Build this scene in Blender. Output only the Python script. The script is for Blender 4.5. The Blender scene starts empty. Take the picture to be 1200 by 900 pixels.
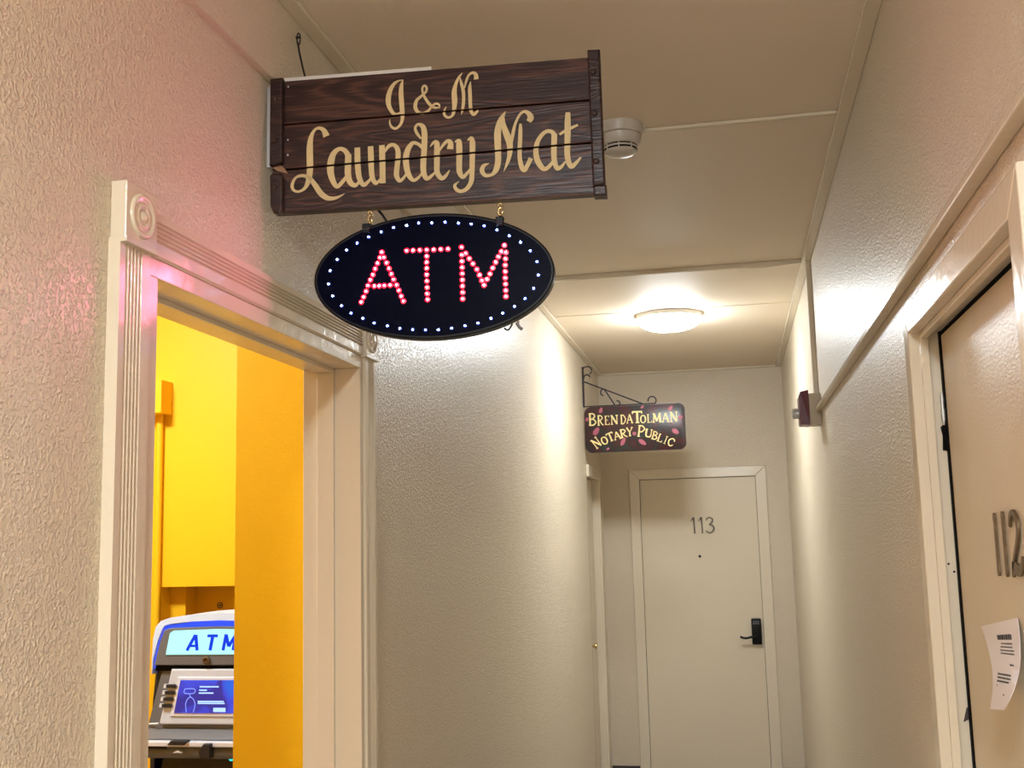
import bpy, bmesh, math, random
from mathutils import Vector, Matrix
random.seed(7)
S = bpy.context.scene
COL = S.collection
H = 1.66                      # eye height: every z below is written relative to the eye, H lifts it off the floor
# ---------------------------------------------------------------- camera, world, exposure
cam_d = bpy.data.cameras.new('camera')
cam_d.sensor_width = 36.0
cam_d.lens = 1285.5 / 1200.0 * 36.0
cam_d.clip_start = 0.01
cam = bpy.data.objects.new('camera', cam_d)
COL.objects.link(cam)
_R = Vector((0.98002336, 0.19731098, -0.0249519)); _U = Vector((0.05184746, -0.13234523, 0.98984675)); _F = Vector((-0.19200537, 0.97136662, 0.13993149))
cam.matrix_world = Matrix(((_R.x, _U.x, -_F.x, 0), (_R.y, _U.y, -_F.y, 0), (_R.z, _U.z, -_F.z, H), (0, 0, 0, 1)))
S.camera = cam
W = bpy.data.worlds.new('world'); S.world = W; W.use_nodes = True
W.node_tree.nodes['Background'].inputs[0].default_value = (0.9, 0.92, 1.0, 1)
W.node_tree.nodes['Background'].inputs[1].default_value = 0.05
S.view_settings.view_transform = 'Standard'; S.view_settings.look = 'None'
S.view_settings.gamma = 1.0; S.view_settings.use_curve_mapping = False
S.view_settings.exposure = 1.43
LAMP_FAR, LAMP_NEAR, LAMP_LAUNDRY = 50.0, 212.0, 68.0     # radiance of the three ceiling lamp diffusers
LED_RED, LED_BLUE = 360.0, 60.0

# ---------------------------------------------------------------- materials
def mat(name, col, rough=0.5, spec=0.5, metal=0.0, emit=None, estr=0.0, coat=0.0, bump=None, var=None):
    """bump = (scale, strength, distance, detail, lo, hi) ; var = (scale, amount, stretch)"""
    m = bpy.data.materials.new(name); m.use_nodes = True
    n = m.node_tree.nodes; l = m.node_tree.links; b = n['Principled BSDF']
    b.inputs['Base Color'].default_value = (*col, 1); b.inputs['Roughness'].default_value = rough
    b.inputs['Specular IOR Level'].default_value = spec; b.inputs['Metallic'].default_value = metal
    b.inputs['Coat Weight'].default_value = coat
    if emit: b.inputs['Emission Color'].default_value = (*emit, 1); b.inputs['Emission Strength'].default_value = estr
    if bump or var:
        g = n.new('ShaderNodeNewGeometry')
    if bump:
        t = n.new('ShaderNodeTexNoise'); t.inputs['Scale'].default_value = bump[0]; t.inputs['Detail'].default_value = bump[3]
        t.inputs['Roughness'].default_value = 0.55; t.inputs['Distortion'].default_value = 0.6
        r = n.new('ShaderNodeMapRange'); r.interpolation_type = 'SMOOTHSTEP'
        r.inputs['From Min'].default_value = bump[4]; r.inputs['From Max'].default_value = bump[5]
        bp = n.new('ShaderNodeBump'); bp.inputs['Strength'].default_value = bump[1]; bp.inputs['Distance'].default_value = bump[2]
        l.new(g.outputs['Position'], t.inputs['Vector']); l.new(t.outputs['Fac'], r.inputs['Value'])
        l.new(r.outputs['Result'], bp.inputs['Height']); l.new(bp.outputs['Normal'], b.inputs['Normal'])
    if var:
        t2 = n.new('ShaderNodeTexNoise'); t2.inputs['Scale'].default_value = var[0]; t2.inputs['Detail'].default_value = 3
        mp = n.new('ShaderNodeMapping'); mp.inputs['Scale'].default_value = var[2] if len(var) > 2 else (1, 1, 1)
        hs = n.new('ShaderNodeHueSaturation'); hs.inputs['Color'].default_value = (*col, 1)
        r2 = n.new('ShaderNodeMapRange'); r2.inputs['To Min'].default_value = 1 - var[1]; r2.inputs['To Max'].default_value = 1 + var[1]
        l.new(g.outputs['Position'], mp.inputs['Vector']); l.new(mp.outputs['Vector'], t2.inputs['Vector'])
        l.new(t2.outputs['Fac'], r2.inputs['Value']); l.new(r2.outputs['Result'], hs.inputs['Value']); l.new(hs.outputs['Color'], b.inputs['Base Color'])
    return m

CREAM = (0.70, 0.595, 0.45)
M = {}
M['wall'] = mat('cream_wall_paint', CREAM, 0.30, 0.5, bump=(160, 0.75, 0.0026, 1.5, 0.42, 0.68), var=(1.3, 0.03))
M['wall_fine'] = mat('cream_wall_paint_fine', CREAM, 0.30, 0.5, bump=(165, 0.75, 0.0025, 1.5, 0.4, 0.70), var=(1.3, 0.03))
M['ceiling'] = mat('cream_ceiling_paint', (0.81, 0.70, 0.56), 0.6, 0.3, bump=(160, 0.12, 0.002, 2.0, 0.35, 0.7), var=(1.0, 0.03))
M['trim'] = mat('cream_gloss_trim', (0.71, 0.615, 0.475), 0.17, 0.5, bump=(26, 0.12, 0.003, 3.0, 0.3, 0.75))
M['door'] = mat('cream_door_paint', (0.69, 0.59, 0.44), 0.34, 0.5, bump=(190, 0.25, 0.0012, 2.0, 0.35, 0.7), var=(2.0, 0.03))
M['yellow'] = mat('yellow_wall_paint', (0.90, 0.50, 0.008), 0.5, 0.3, bump=(110, 0.08, 0.0015, 2.0, 0.4, 0.7))
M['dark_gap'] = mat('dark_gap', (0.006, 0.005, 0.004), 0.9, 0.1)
M['carpet'] = mat('brown_carpet', (0.40, 0.345, 0.30), 0.95, 0.1, bump=(400, 0.5, 0.004, 2.0, 0.3, 0.7))
M['rubber'] = mat('dark_brown_rubber', (0.05, 0.035, 0.03), 0.6)
M['black'] = mat('black_plastic', (0.004, 0.004, 0.005), 0.4, 0.2)
M['face'] = mat('navy_black_acrylic', (0.0008, 0.0012, 0.008), 0.3, 0.02)
M['black_wire'] = mat('black_wire', (0.01, 0.009, 0.008), 0.5)
M['iron'] = mat('dark_iron', (0.03, 0.022, 0.025), 0.55, 0.5, 0.4)
M['brass'] = mat('brass', (0.75, 0.56, 0.26), 0.25, 0.5, 1.0)
M['old_brass'] = mat('aged_brass', (0.15, 0.095, 0.045), 0.4, 0.5, 0.5, var=(120, 0.5))
M['dull_metal'] = mat('dull_grey_metal', (0.16, 0.135, 0.10), 0.5, 0.4, 0.3)
M['bolt'] = mat('rusted_bolt', (0.035, 0.018, 0.012), 0.5, 0.4, 0.3)
M['gold'] = mat('gold_paint', (0.58, 0.45, 0.225), 0.5, 0.3, var=(30, 0.12))
M['pale_gold'] = mat('pale_gold_paint', (0.80, 0.62, 0.27), 0.5, 0.4, var=(14, 0.25))
M['white_plastic'] = mat('white_plastic', (0.66, 0.63, 0.57), 0.35, 0.5)
M['detector'] = mat('aged_white_plastic', (0.56, 0.51, 0.44), 0.35, 0.5)
M['beige_plastic'] = mat('beige_plastic', (0.52, 0.44, 0.33), 0.5)
M['red_plastic'] = mat('dark_red_plastic', (0.11, 0.005, 0.010), 0.3, 0.5)
M['lens'] = mat('grey_clear_lens', (0.55, 0.55, 0.53), 0.12, 0.8)
M['steel'] = mat('grey_steel', (0.5, 0.52, 0.55), 0.35, 0.5, 0.9)
M['paper'] = mat('white_paper', (0.80, 0.77, 0.78), 0.7, 0.3)
M['ink'] = mat('dark_ink', (0.06, 0.055, 0.055), 0.7, 0.2)
M['atm_grey'] = mat('machine_grey', (0.15, 0.145, 0.145), 0.4, 0.5)
M['atm_dark'] = mat('machine_dark', (0.018, 0.018, 0.02), 0.4, 0.5)
M['atm_silver'] = mat('machine_silver', (0.62, 0.64, 0.70), 0.35, 0.5)
M['atm_chrome'] = mat('machine_chrome', (0.80, 0.82, 0.88), 0.2, 0.6, 0.15)
M['atm_hood'] = mat('machine_hood_white', (0.66, 0.76, 0.92), 0.3, 0.5)
M['atm_glow'] = mat('blue_backlight', (0.02, 0.05, 0.5), 0.3, 0.5, emit=(0.02, 0.09, 0.95), estr=0.34)
M['atm_panel'] = mat('cyan_lit_panel', (0.12, 0.25, 0.25), 0.4, 0.3, emit=(0.42, 1.0, 0.97), estr=0.36)
M['atm_letter'] = mat('blue_lit_letter', (0.0, 0.03, 0.5), 0.4, 0.3, emit=(0.0, 0.02, 0.6), estr=0.28)
M['teal_lamp'] = mat('teal_indicator', (0.05, 0.6, 0.55), 0.3, 0.5, emit=(0.02, 0.75, 0.72), estr=0.5)
M['screen_line'] = mat('screen_print', (0.3, 0.5, 0.9), 0.3, emit=(0.30, 0.50, 0.95), estr=0.36)
M['screen_dim'] = mat('screen_figure', (0.2, 0.3, 0.8), 0.3, emit=(0.12, 0.20, 0.85), estr=0.34)
M['pink'] = mat('pink_paint', (0.36, 0.085, 0.12), 0.5, 0.4, var=(60, 0.3))
M['lamp'] = mat('lamp_diffuser', (0.9, 0.9, 0.9), 0.4, emit=(0.87, 0.95, 1.0), estr=LAMP_FAR)
M['lamp_near'] = mat('lamp_diffuser_near', (0.9, 0.9, 0.9), 0.4, emit=(0.84, 0.93, 1.0), estr=LAMP_NEAR)
M['lamp_laundry'] = mat('lamp_diffuser_laundry', (0.9, 0.9, 0.9), 0.4, emit=(0.88, 0.96, 1.0), estr=LAMP_LAUNDRY)
M['red_core'] = mat('red_led_core', (1, 0.4, 0.4), 0.3, emit=(1.0, 0.19, 0.40), estr=LED_RED)
M['red_lens_halo'] = mat('red_led_lens_halo', (0.8, 0.02, 0.08), 0.3, emit=(1.0, 0.003, 0.014), estr=1.6)  # wide lens flange, glow painted on as the red halo round each core
M['blue_core'] = mat('blue_led_core', (0.5, 0.7, 1), 0.3, emit=(0.30, 0.55, 1.0), estr=LED_BLUE)
M['blue_lens_halo'] = mat('blue_led_lens_halo', (0.02, 0.06, 0.3), 0.3, emit=(0.0, 0.03, 0.45), estr=0.35)  # blue halo of the LED, put into the flange as a faint glow

def wood(name, dark, light, scale=1.0):
    m = bpy.data.materials.new(name); m.use_nodes = True
    n = m.node_tree.nodes; l = m.node_tree.links; b = n['Principled BSDF']
    tc = n.new('ShaderNodeTexCoord'); oi = n.new('ShaderNodeObjectInfo')
    mul = n.new('ShaderNodeVectorMath'); mul.operation = 'SCALE'; mul.inputs[0].default_value = (3.1, 7.7, 5.3)
    add = n.new('ShaderNodeVectorMath'); add.operation = 'ADD'
    l.new(oi.outputs['Random'], mul.inputs['Scale']); l.new(tc.outputs['Object'], add.inputs[0]); l.new(mul.outputs[0], add.inputs[1])
    mp = n.new('ShaderNodeMapping'); mp.inputs['Scale'].default_value = (2.2 * scale, 8, 13 * scale); l.new(add.outputs[0], mp.inputs['Vector'])
    t0 = n.new('ShaderNodeTexNoise'); t0.inputs['Scale'].default_value = 1.0; t0.inputs['Detail'].default_value = 1.5; t0.inputs['Distortion'].default_value = 0.8
    l.new(mp.outputs[0], t0.inputs['Vector'])
    w = n.new('ShaderNodeMath'); w.operation = 'MULTIPLY'; w.inputs[1].default_value = 11.0; l.new(t0.outputs['Fac'], w.inputs[0])
    fr = n.new('ShaderNodeMath'); fr.operation = 'PINGPONG'; fr.inputs[1].default_value = 0.5; l.new(w.outputs[0], fr.inputs[0])
    mp2 = n.new('ShaderNodeMapping'); mp2.inputs['Scale'].default_value = (14, 60, 260); l.new(add.outputs[0], mp2.inputs['Vector'])
    t1 = n.new('ShaderNodeTexNoise'); t1.inputs['Scale'].default_value = 1.0; t1.inputs['Detail'].default_value = 4; l.new(mp2.outputs[0], t1.inputs['Vector'])
    mx = n.new('ShaderNodeMath'); mx.operation = 'MULTIPLY_ADD'; mx.inputs[1].default_value = 0.8; l.new(fr.outputs[0], mx.inputs[0]); l.new(t1.outputs['Fac'], mx.inputs[2])
    cr = n.new('ShaderNodeValToRGB'); e = cr.color_ramp.elements
    e[0].position = 0.42; e[0].color = (*dark, 1); e[1].position = 0.92; e[1].color = (*light, 1)
    md = cr.color_ramp.elements.new(0.72); md.color = (*[d * 0.55 + q * 0.3 for d, q in zip(dark, light)], 1)
    l.new(mx.outputs[0], cr.inputs[0]); l.new(cr.outputs[0], b.inputs['Base Color'])
    bp = n.new('ShaderNodeBump'); bp.inputs['Strength'].default_value = 0.35; bp.inputs['Distance'].default_value = 0.0012
    l.new(mx.outputs[0], bp.inputs['Height']); l.new(bp.outputs[0], b.inputs['Normal'])
    b.inputs['Roughness'].default_value = 0.33; b.inputs['Specular IOR Level'].default_value = 0.3
    return m
M['plank'] = wood('dark_stained_plank', (0.015, 0.0058, 0.005), (0.080, 0.031, 0.019))
M['cleat'] = wood('dark_stained_cleat', (0.016, 0.007, 0.006), (0.045, 0.02, 0.014), 1.6)

def mottled(name, c1, c2, c3):
    m = bpy.data.materials.new(name); m.use_nodes = True
    n = m.node_tree.nodes; l = m.node_tree.links; b = n['Principled BSDF']
    g = n.new('ShaderNodeNewGeometry'); t = n.new('ShaderNodeTexNoise'); t.inputs['Scale'].default_value = 20; t.inputs['Detail'].default_value = 6
    cr = n.new('ShaderNodeValToRGB'); e = cr.color_ramp.elements
    e[0].position = 0.38; e[0].color = (*c1, 1); e[1].position = 0.62; e[1].color = (*c2, 1); q = e.new(0.5); q.color = (*c3, 1)
    l.new(g.outputs['Position'], t.inputs['Vector']); l.new(t.outputs['Fac'], cr.inputs[0]); l.new(cr.outputs[0], b.inputs['Base Color'])
    b.inputs['Roughness'].default_value = 0.35
    return m
M['notary'] = mottled('painted_dark_sign', (0.020, 0.026, 0.024), (0.055, 0.012, 0.013), (0.028, 0.014, 0.014))
def screen_mat():
    m = bpy.data.materials.new('blue_screen'); m.use_nodes = True
    n = m.node_tree.nodes; l = m.node_tree.links; b = n['Principled BSDF']
    g = n.new('ShaderNodeNewGeometry'); t = n.new('ShaderNodeTexNoise'); t.inputs['Scale'].default_value = 7; t.inputs['Detail'].default_value = 2; t.inputs['Distortion'].default_value = 1.2
    cr = n.new('ShaderNodeValToRGB'); e = cr.color_ramp.elements
    e[0].position = 0.36; e[0].color = (0.035, 0.03, 0.30, 1); e[1].position = 0.58; e[1].color = (0.015, 0.14, 0.80, 1); q = e.new(0.46); q.color = (0.05, 0.07, 0.72, 1)
    l.new(g.outputs['Position'], t.inputs['Vector']); l.new(t.outputs['Fac'], cr.inputs[0])
    l.new(cr.outputs[0], b.inputs['Emission Color']); b.inputs['Emission Strength'].default_value = 0.36
    b.inputs['Base Color'].default_value = (0.01, 0.01, 0.05, 1); b.inputs['Roughness'].default_value = 0.15
    return m
M['screen'] = screen_mat()

# ---------------------------------------------------------------- mesh helpers
class MB:
    """collects shapes (eye-relative coordinates) into one bmesh"""
    def __init__(s): s.bm = bmesh.new()
    def face(s, vs, mi=0):
        try: f = s.bm.faces.new(vs); f.material_index = mi; return f
        except ValueError: return None
    def box(s, a, b, bev=0.0):
        x0, y0, z0 = [min(p, q) for p, q in zip(a, b)]; x1, y1, z1 = [max(p, q) for p, q in zip(a, b)]
        return s.hexa([(x0, y0, z0), (x1, y0, z0), (x1, y1, z0), (x0, y1, z0), (x0, y0, z1), (x1, y0, z1), (x1, y1, z1), (x0, y1, z1)], bev)
    def hexa(s, P, bev=0.0):
        v = [s.bm.verts.new(p) for p in P]
        fs = [s.face([v[i] for i in q]) for q in ((0, 3, 2, 1), (4, 5, 6, 7), (0, 1, 5, 4), (1, 2, 6, 5), (2, 3, 7, 6), (3, 0, 4, 7))]
        if bev > 0:
            ed = list({e for f in fs for e in f.edges})
            bmesh.ops.bevel(s.bm, geom=ed, offset=bev, segments=2, profile=0.5, affect='EDGES')
        return s
    def prism(s, P, d, bev=0.0):
        """planar polygon P extruded by vector d (both caps)"""
        d = Vector(d); a = [s.bm.verts.new(p) for p in P]; b = [s.bm.verts.new(Vector(p) + d) for p in P]; n = len(P)
        f0 = s.face(a[::-1]); f1 = s.face(b)
        fs = [s.face([a[i], a[(i + 1) % n], b[(i + 1) % n], b[i]]) for i in range(n)]
        if bev > 0:
            ed = [e for e in f1.edges]
            bmesh.ops.bevel(s.bm, geom=ed, offset=bev, segments=2, profile=0.5, affect='EDGES')
        return s
    def tube(s, P, r, n=8, closed=False):
        P = [Vector(p) for p in P]; rings = []; up = None
        for i, p in enumerate(P):
            if closed: t = P[(i + 1) % len(P)] - P[i - 1]
            else: t = P[min(i + 1, len(P) - 1)] - P[max(i - 1, 0)]
            t.normalize()
            if up is None: up = t.orthogonal().normalized()
            up = (up - t * up.dot(t)).normalized(); sd = t.cross(up)
            rr = r[i] if isinstance(r, (list, tuple)) else r
            rings.append([s.bm.verts.new(p + (up * math.cos(k * 2 * math.pi / n) + sd * math.sin(k * 2 * math.pi / n)) * rr) for k in range(n)])
        m = len(rings)
        for i in range(m if closed else m - 1):
            a, b = rings[i], rings[(i + 1) % m]
            for k in range(n): s.face([a[k], a[(k + 1) % n], b[(k + 1) % n], b[k]])
        if not closed: s.face(rings[0][::-1]); s.face(rings[-1])
        return s
    def lathe(s, c, ax, prof, n=32, mis=None):
        """prof: (radius, distance along ax)"""
        c = Vector(c); ax = Vector(ax).normalized(); u = ax.orthogonal().normalized(); w = ax.cross(u); rings = []
        for r, h in prof:
            if r < 1e-6: rings.append([s.bm.verts.new(c + ax * h)])
            else: rings.append([s.bm.verts.new(c + ax * h + (u * math.cos(k * 2 * math.pi / n) + w * math.sin(k * 2 * math.pi / n)) * r) for k in range(n)])
        for i in range(len(rings) - 1):
            a, b = rings[i], rings[i + 1]; mi = mis[i] if mis else 0
            for k in range(n):
                q = (k + 1) % n
                if len(a) == 1 and len(b) == 1: continue
                if len(a) == 1: s.face([a[0], b[k], b[q]], mi)
                elif len(b) == 1: s.face([a[k], a[q], b[0]], mi)
                else: s.face([a[k], a[q], b[q], b[k]], mi)
        return s
    def ribbon(s, fr, pts, th=0.0008, sub=5, lift=0.0):
        """painted stroke: pts (u, v, width) in the plane fr=(P0,u,v,n), n towards the viewer"""
        P0, u, v, n = fr; pts = [(float(a), float(b), float(w)) for a, b, w in pts]; Q = []
        for i in range(len(pts) - 1):
            p0 = pts[max(i - 1, 0)]; p1 = pts[i]; p2 = pts[i + 1]; p3 = pts[min(i + 2, len(pts) - 1)]
            for k in range(sub):
                t = k / sub
                Q.append(tuple(0.5 * (2 * b + (c - a) * t + (2 * a - 5 * b + 4 * c - d) * t * t + (3 * b - a - 3 * c + d) * t ** 3) for a, b, c, d in zip(p0, p1, p2, p3)))
        Q.append(pts[-1]); L = []; m = len(Q)
        for i in range(m):
            a = Q[max(i - 1, 0)]; b = Q[min(i + 1, m - 1)]; tx, ty = b[0] - a[0], b[1] - a[1]; q = math.hypot(tx, ty) or 1
            nx, ny = -ty / q, tx / q; w = max(Q[i][2], 0.0002) / 2
            for sg in (1, -1):
                base = P0 + u * (Q[i][0] + nx * w * sg) + v * (Q[i][1] + ny * w * sg) + n * lift
                L.append((s.bm.verts.new(base), s.bm.verts.new(base + n * th)))
        for i in range(m - 1):
            l0, r0, l1, r1 = L[2 * i], L[2 * i + 1], L[2 * i + 2], L[2 * i + 3]
            s.face([l0[1], r0[1], r1[1], l1[1]]); s.face([l0[0], l0[1], l1[1], l1[0]]); s.face([r0[1], r0[0], r1[0], r1[1]])
        for i in (0, m - 1):
            l0, r0 = L[2 * i], L[2 * i + 1]; s.face([l0[0], r0[0], r0[1], l0[1]])
        return s
    def data(s, name, mats, origin, smooth=None):
        bmesh.ops.recalc_face_normals(s.bm, faces=s.bm.faces[:])
        bmesh.ops.translate(s.bm, verts=s.bm.verts[:], vec=Vector((0, 0, H)) - origin)
        me = bpy.data.meshes.new(name); s.bm.to_mesh(me); s.bm.free()
        for m in (mats if isinstance(mats, (list, tuple)) else [mats]): me.materials.append(m)
        if smooth is not None:
            me.polygons.foreach_set('use_smooth', [True] * len(me.polygons))
            try: me.set_sharp_from_angle(angle=math.radians(smooth))
            except Exception: pass
        return me

def world_loc(o):
    p = Vector(o.location)
    while o.parent: o = o.parent; p += o.location
    return p
def obj(name, mb, mats, parent=None, smooth=None, label=None, kind=None):
    co = [v.co for v in mb.bm.verts]
    lo = Vector([min(c[i] for c in co) for i in range(3)]); hi = Vector([max(c[i] for c in co) for i in range(3)])
    org = Vector(((lo.x + hi.x) / 2, (lo.y + hi.y) / 2, lo.z + H))
    o = bpy.data.objects.new(name, mb.data(name, mats, org, smooth)); COL.objects.link(o)
    if parent: o.parent = parent; o.location = org - world_loc(parent)
    else: o.location = org
    if label: o['label'] = label
    if kind: o['kind'] = kind
    return o
def thing(name, label, cat, loc, group=None):
    o = bpy.data.objects.new(name, None); COL.objects.link(o); o.empty_display_size = 0.05
    o.location = Vector(loc) + Vector((0, 0, H)); o['label'] = label; o['category'] = cat
    if group: o['group'] = group
    return o
def tag(o, label, cat, group=None):
    o['label'] = label; o['category'] = cat
    if group: o['group'] = group
    return o
def struct(name, mb, m, label=None, smooth=None):
    o = obj(name, mb, m, None, smooth, label, 'structure'); return o
def struct_empty(name, loc, label=None):
    o = bpy.data.objects.new(name, None); COL.objects.link(o); o.empty_display_size = 0.05
    o.location = Vector(loc) + Vector((0, 0, H)); o['kind'] = 'structure'
    if label: o['label'] = label
    return o
def boxm(*ab): 
    m = MB()
    for a, b in ab: m.box(a, b)
    return m

# ---------------------------------------------------------------- the setting
CZ, FZ, XL, XR, YF, YB = 1.157, -1.66, -0.910, 0.377, 7.80, -4.0
struct('floor', boxm(((-3.4, YB - .15, FZ - .1), (0.7, YF + .2, FZ))), M['carpet'], 'dark brown carpeted hallway floor')
struct('ceiling', boxm(((-3.4, YB - .15, CZ), (0.7, YF + .2, CZ + .1))), M['ceiling'], 'cream painted ceiling above the hallway')
D1 = (1.594, 2.579, 0.433)                 # laundry opening
D4 = (6.985, 7.560, 0.392)                 # side door at the far left
wl = struct('wall_left', boxm(((-1.05, YB, FZ), (XL, D1[0] - .025, CZ)), ((-1.05, D1[0] - .025, D1[2] + .025), (XL, D1[1] + .025, CZ)),
    ((-1.05, D1[1] + .025, FZ), (XL, D4[0] - .01, CZ)), ((-1.05, D4[0] - .01, D4[2] + .01), (XL, D4[1] + .01, CZ)), ((-1.05, D4[1] + .01, FZ), (XL, YF, CZ))),
    M['wall'], 'cream textured plaster wall with the laundry doorway')
obj('upper_band', boxm(((XL, YB, 0.962), (-0.893, 4.75, CZ))), M['wall_fine'], wl, label='smoother overhanging wall band under the ceiling')
D2 = (1.440, 2.256, 0.383)                 # door 112
struct('wall_right', boxm(((XR, YB, FZ), (0.55, D2[0] - .02, CZ)), ((XR, D2[0] - .02, D2[2] + .02), (0.55, D2[1] + .02, CZ)), ((XR, D2[1] + .02, FZ), (0.55, YF, CZ)), ((0.56, 1.2, FZ), (0.6, 2.5, 0.6))),
    M['wall_fine'], 'cream textured wall with the numbered door')
D3 = (-0.643, 0.159, 0.392)                # door 113
struct('wall_far', boxm(((-1.05, YF, FZ), (D3[0] - .02, YF + .15, CZ)), ((D3[0] - .02, YF, D3[2] + .02), (D3[1] + .02, YF + .15, CZ)), ((D3[1] + .02, YF, FZ), (0.55, YF + .15, CZ)), ((-.8, YF + .16, FZ), (.3, YF + .2, .6))),
    M['wall_fine'], 'cream end wall of the hallway')
struct('wall_near', boxm(((-1.05, YB - .15, FZ), (0.55, YB, CZ))), M['wall_fine'], 'cream wall closing the hallway behind the viewer')
# laundry room
struct('wall_laundry_back', boxm(((-3.3, .2, FZ), (-3.2, 4.1, CZ))), M['yellow'], 'yellow wall at the back of the laundry room')
struct('wall_laundry_near', boxm(((-3.3, .1, FZ), (-1.05, .2, CZ))), M['yellow'], 'yellow near wall of the laundry room')
struct('wall_laundry_partition', boxm(((-1.33, 2.80, FZ), (-1.05, 2.92, CZ))), M['yellow'], 'yellow partition beside the doorway hiding half the cash machine')
lf = struct('wall_laundry_far', boxm(((-3.3, 3.956, FZ), (-1.05, 4.1, CZ))), M['yellow'], 'yellow recessed wall behind the cash machine')
obj('soffit', boxm(((-3.2, 3.80, -0.144), (-1.05, 3.956, CZ))), M['yellow'], lf)
obj('pier', boxm(((-3.2, 3.80, FZ), (-2.098, 3.956, -0.144))), M['yellow'], lf)
obj('niche_block', boxm(((-2.098, 3.868, FZ), (-2.034, 3.956, -0.144))), M['yellow'], lf)
m = MB(); m.lathe((-1.938, 3.956, -.222), (0, -1, 0), [(.0115, 0), (.0115, .003), (.0088, .003), (.0088, 0)], 20)
m.box((-1.941, 3.953, -.226), (-1.935, 3.956, -.218)); obj('knockout_ring', m, M['rubber'], lf, 40)

# ceiling trims along the walls, across the ceiling
def bar(a, b, bev=.003):
    m = MB(); m.box(a, b, bev); return m
struct('trim_1', bar((-0.893, YB, CZ - .012), (-0.857, 4.75, CZ)), M['trim'], 'cream ceiling moulding along the left wall, near stretch')
struct('trim_2', bar((XL, 4.752, CZ - .012), (-0.877, YF, CZ)), M['trim'], 'cream ceiling moulding along the left wall, far stretch')
struct('trim_3', bar((0.339, YB, CZ - .012), (XR, YF, CZ)), M['trim'], 'cream ceiling moulding along the right wall')
struct('trim_4', bar((-0.877, YF - .035, CZ - .012), (0.339, YF, CZ)), M['trim'], 'cream ceiling moulding along the end wall')
struct('trim_5', bar((-0.195, 3.030, CZ - .011), (0.339, 3.050, CZ), .005), M['trim'], 'thin cream seam batten crossing the ceiling beside the smoke detector')
struct('trim_6', bar((-0.877, 5.63, CZ - .0025), (0.339, 5.65, CZ), .001), M['ceiling'], 'faint ceiling seam just before the round lamp')

# ---- door 1: laundry doorway with fluted casing and rosettes
d1 = struct_empty('door_1', (XL, (D1[0] + D1[1]) / 2, FZ), 'open laundry doorway with fluted casing and rosette corner blocks')
PJ = XL + .014
def jamb(name, a, b):
    m = MB(); m.box(a, b, .0015); return obj(name, m, M['trim'], d1)
jb = jamb('side_jamb', (-1.045, D1[0] - .03, FZ), (PJ, D1[0], D1[2])); 
jb2 = jamb('side_jamb', (-1.045, D1[1], FZ), (PJ, D1[1] + .022, D1[2]))
jh = jamb('head_jamb', (-1.045, D1[0] - .03, D1[2]), (PJ, D1[1] + .022, D1[2] + .031))
jamb('door_stop', (-1.005, D1[1] - .010, FZ), (-0.962, D1[1], D1[2] - .010))
jamb('door_stop', (-1.005, D1[0], FZ), (-0.962, D1[0] + .010, D1[2] - .010))
jamb('door_stop', (-1.005, D1[0], D1[2] - .010), (-0.962, D1[1], D1[2]))
def fluted_profile(w, p):
    """(across, out) of a casing of width w standing p off the wall, four grooves left of centre"""
    pr = [(0, 0), (0, p)]; x0, g, n = w * .17, w * .105, 5
    for k in range(n):
        a = x0 + k * g; pr += [(a, p), (a + g * .22, p - .0045), (a + g * .45, p - .0055), (a + g * .68, p - .0045), (a + g * .82, p)]
    pr += [(w - .004, p), (w, p - .004), (w, 0)]
    return pr
def casing_v(y0, sgn, w, z0, z1, p=.020):
    m = MB(); m.prism([(XL + o, y0 + sgn * a, z0) for a, o in fluted_profile(w, p)], (0, 0, z1 - z0)); return m
obj('fluted_casing', casing_v(1.470, 1, .094, FZ, .463), M['trim'], d1)
obj('fluted_casing', casing_v(2.682, -1, .081, FZ, .463), M['trim'], d1)
m = MB(); m.prism([(XL + o, 1.566, .536 - a) for a, o in fluted_profile(.072, .020)], (0, 2.590 - 1.566, 0)); obj('fluted_casing', m, M['trim'], d1)
def rosette(y0, y1):
    m = MB(); m.box((XL, y0, .468), (XL + .027, y1, .560), .002); m.box((XL, y0 - .003, .462), (XL + .030, y1 + .003, .4705), .001)
    o = obj('rosette_block', m, M['trim'], d1)
    m = MB(); r = .036
    m.lathe((XL + .0265, (y0 + y1) / 2, .514), (1, 0, 0), [(r, 0), (r * .97, .004), (r * .86, .0055), (r * .76, .003), (r * .66, .001), (r * .58, .002), (r * .50, .0045), (r * .40, .004), (r * .33, .001), (r * .26, .002), (r * .16, .006), (0, .0075)], 40)
    obj('turned_rosette', m, M['trim'], o, 60)
rosette(1.473, 1.566); rosette(2.592, 2.682)

# ---- door 2: number 112 on the right
XD = 0.4157
d2 = struct_empty('door_2', (XR, 1.85, FZ), 'cream door 112 in its gloss painted frame')
m = MB(); m.box((XD, D2[0] + .012, FZ + .01), (XD + .04, D2[1] - .016, D2[2] - .009), .001); obj('door_slab', m, M['door'], d2)
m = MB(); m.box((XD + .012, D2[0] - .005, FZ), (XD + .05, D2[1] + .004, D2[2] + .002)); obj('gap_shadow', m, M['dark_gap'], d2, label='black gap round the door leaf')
for a, b in (((XR, D2[1], FZ), (XD + .05, D2[1] + .02, D2[2])), ((XR, D2[0] - .02, FZ), (XD + .05, D2[0], D2[2])), ((XR, D2[0] - .02, D2[2]), (XD + .05, D2[1] + .02, D2[2] + .02))):
    m = MB(); m.box(a, b); obj('jamb', m, M['trim'], d2)
m = MB(); m.box((XD - .003, D2[1] - .0155, FZ), (XD + .03, D2[1] - .0005, D2[2] - .0005)); obj('gap_shade_strip', m, M['dark_gap'], d2)  # near-black strips put the shade of the side and head gaps into colour
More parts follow.
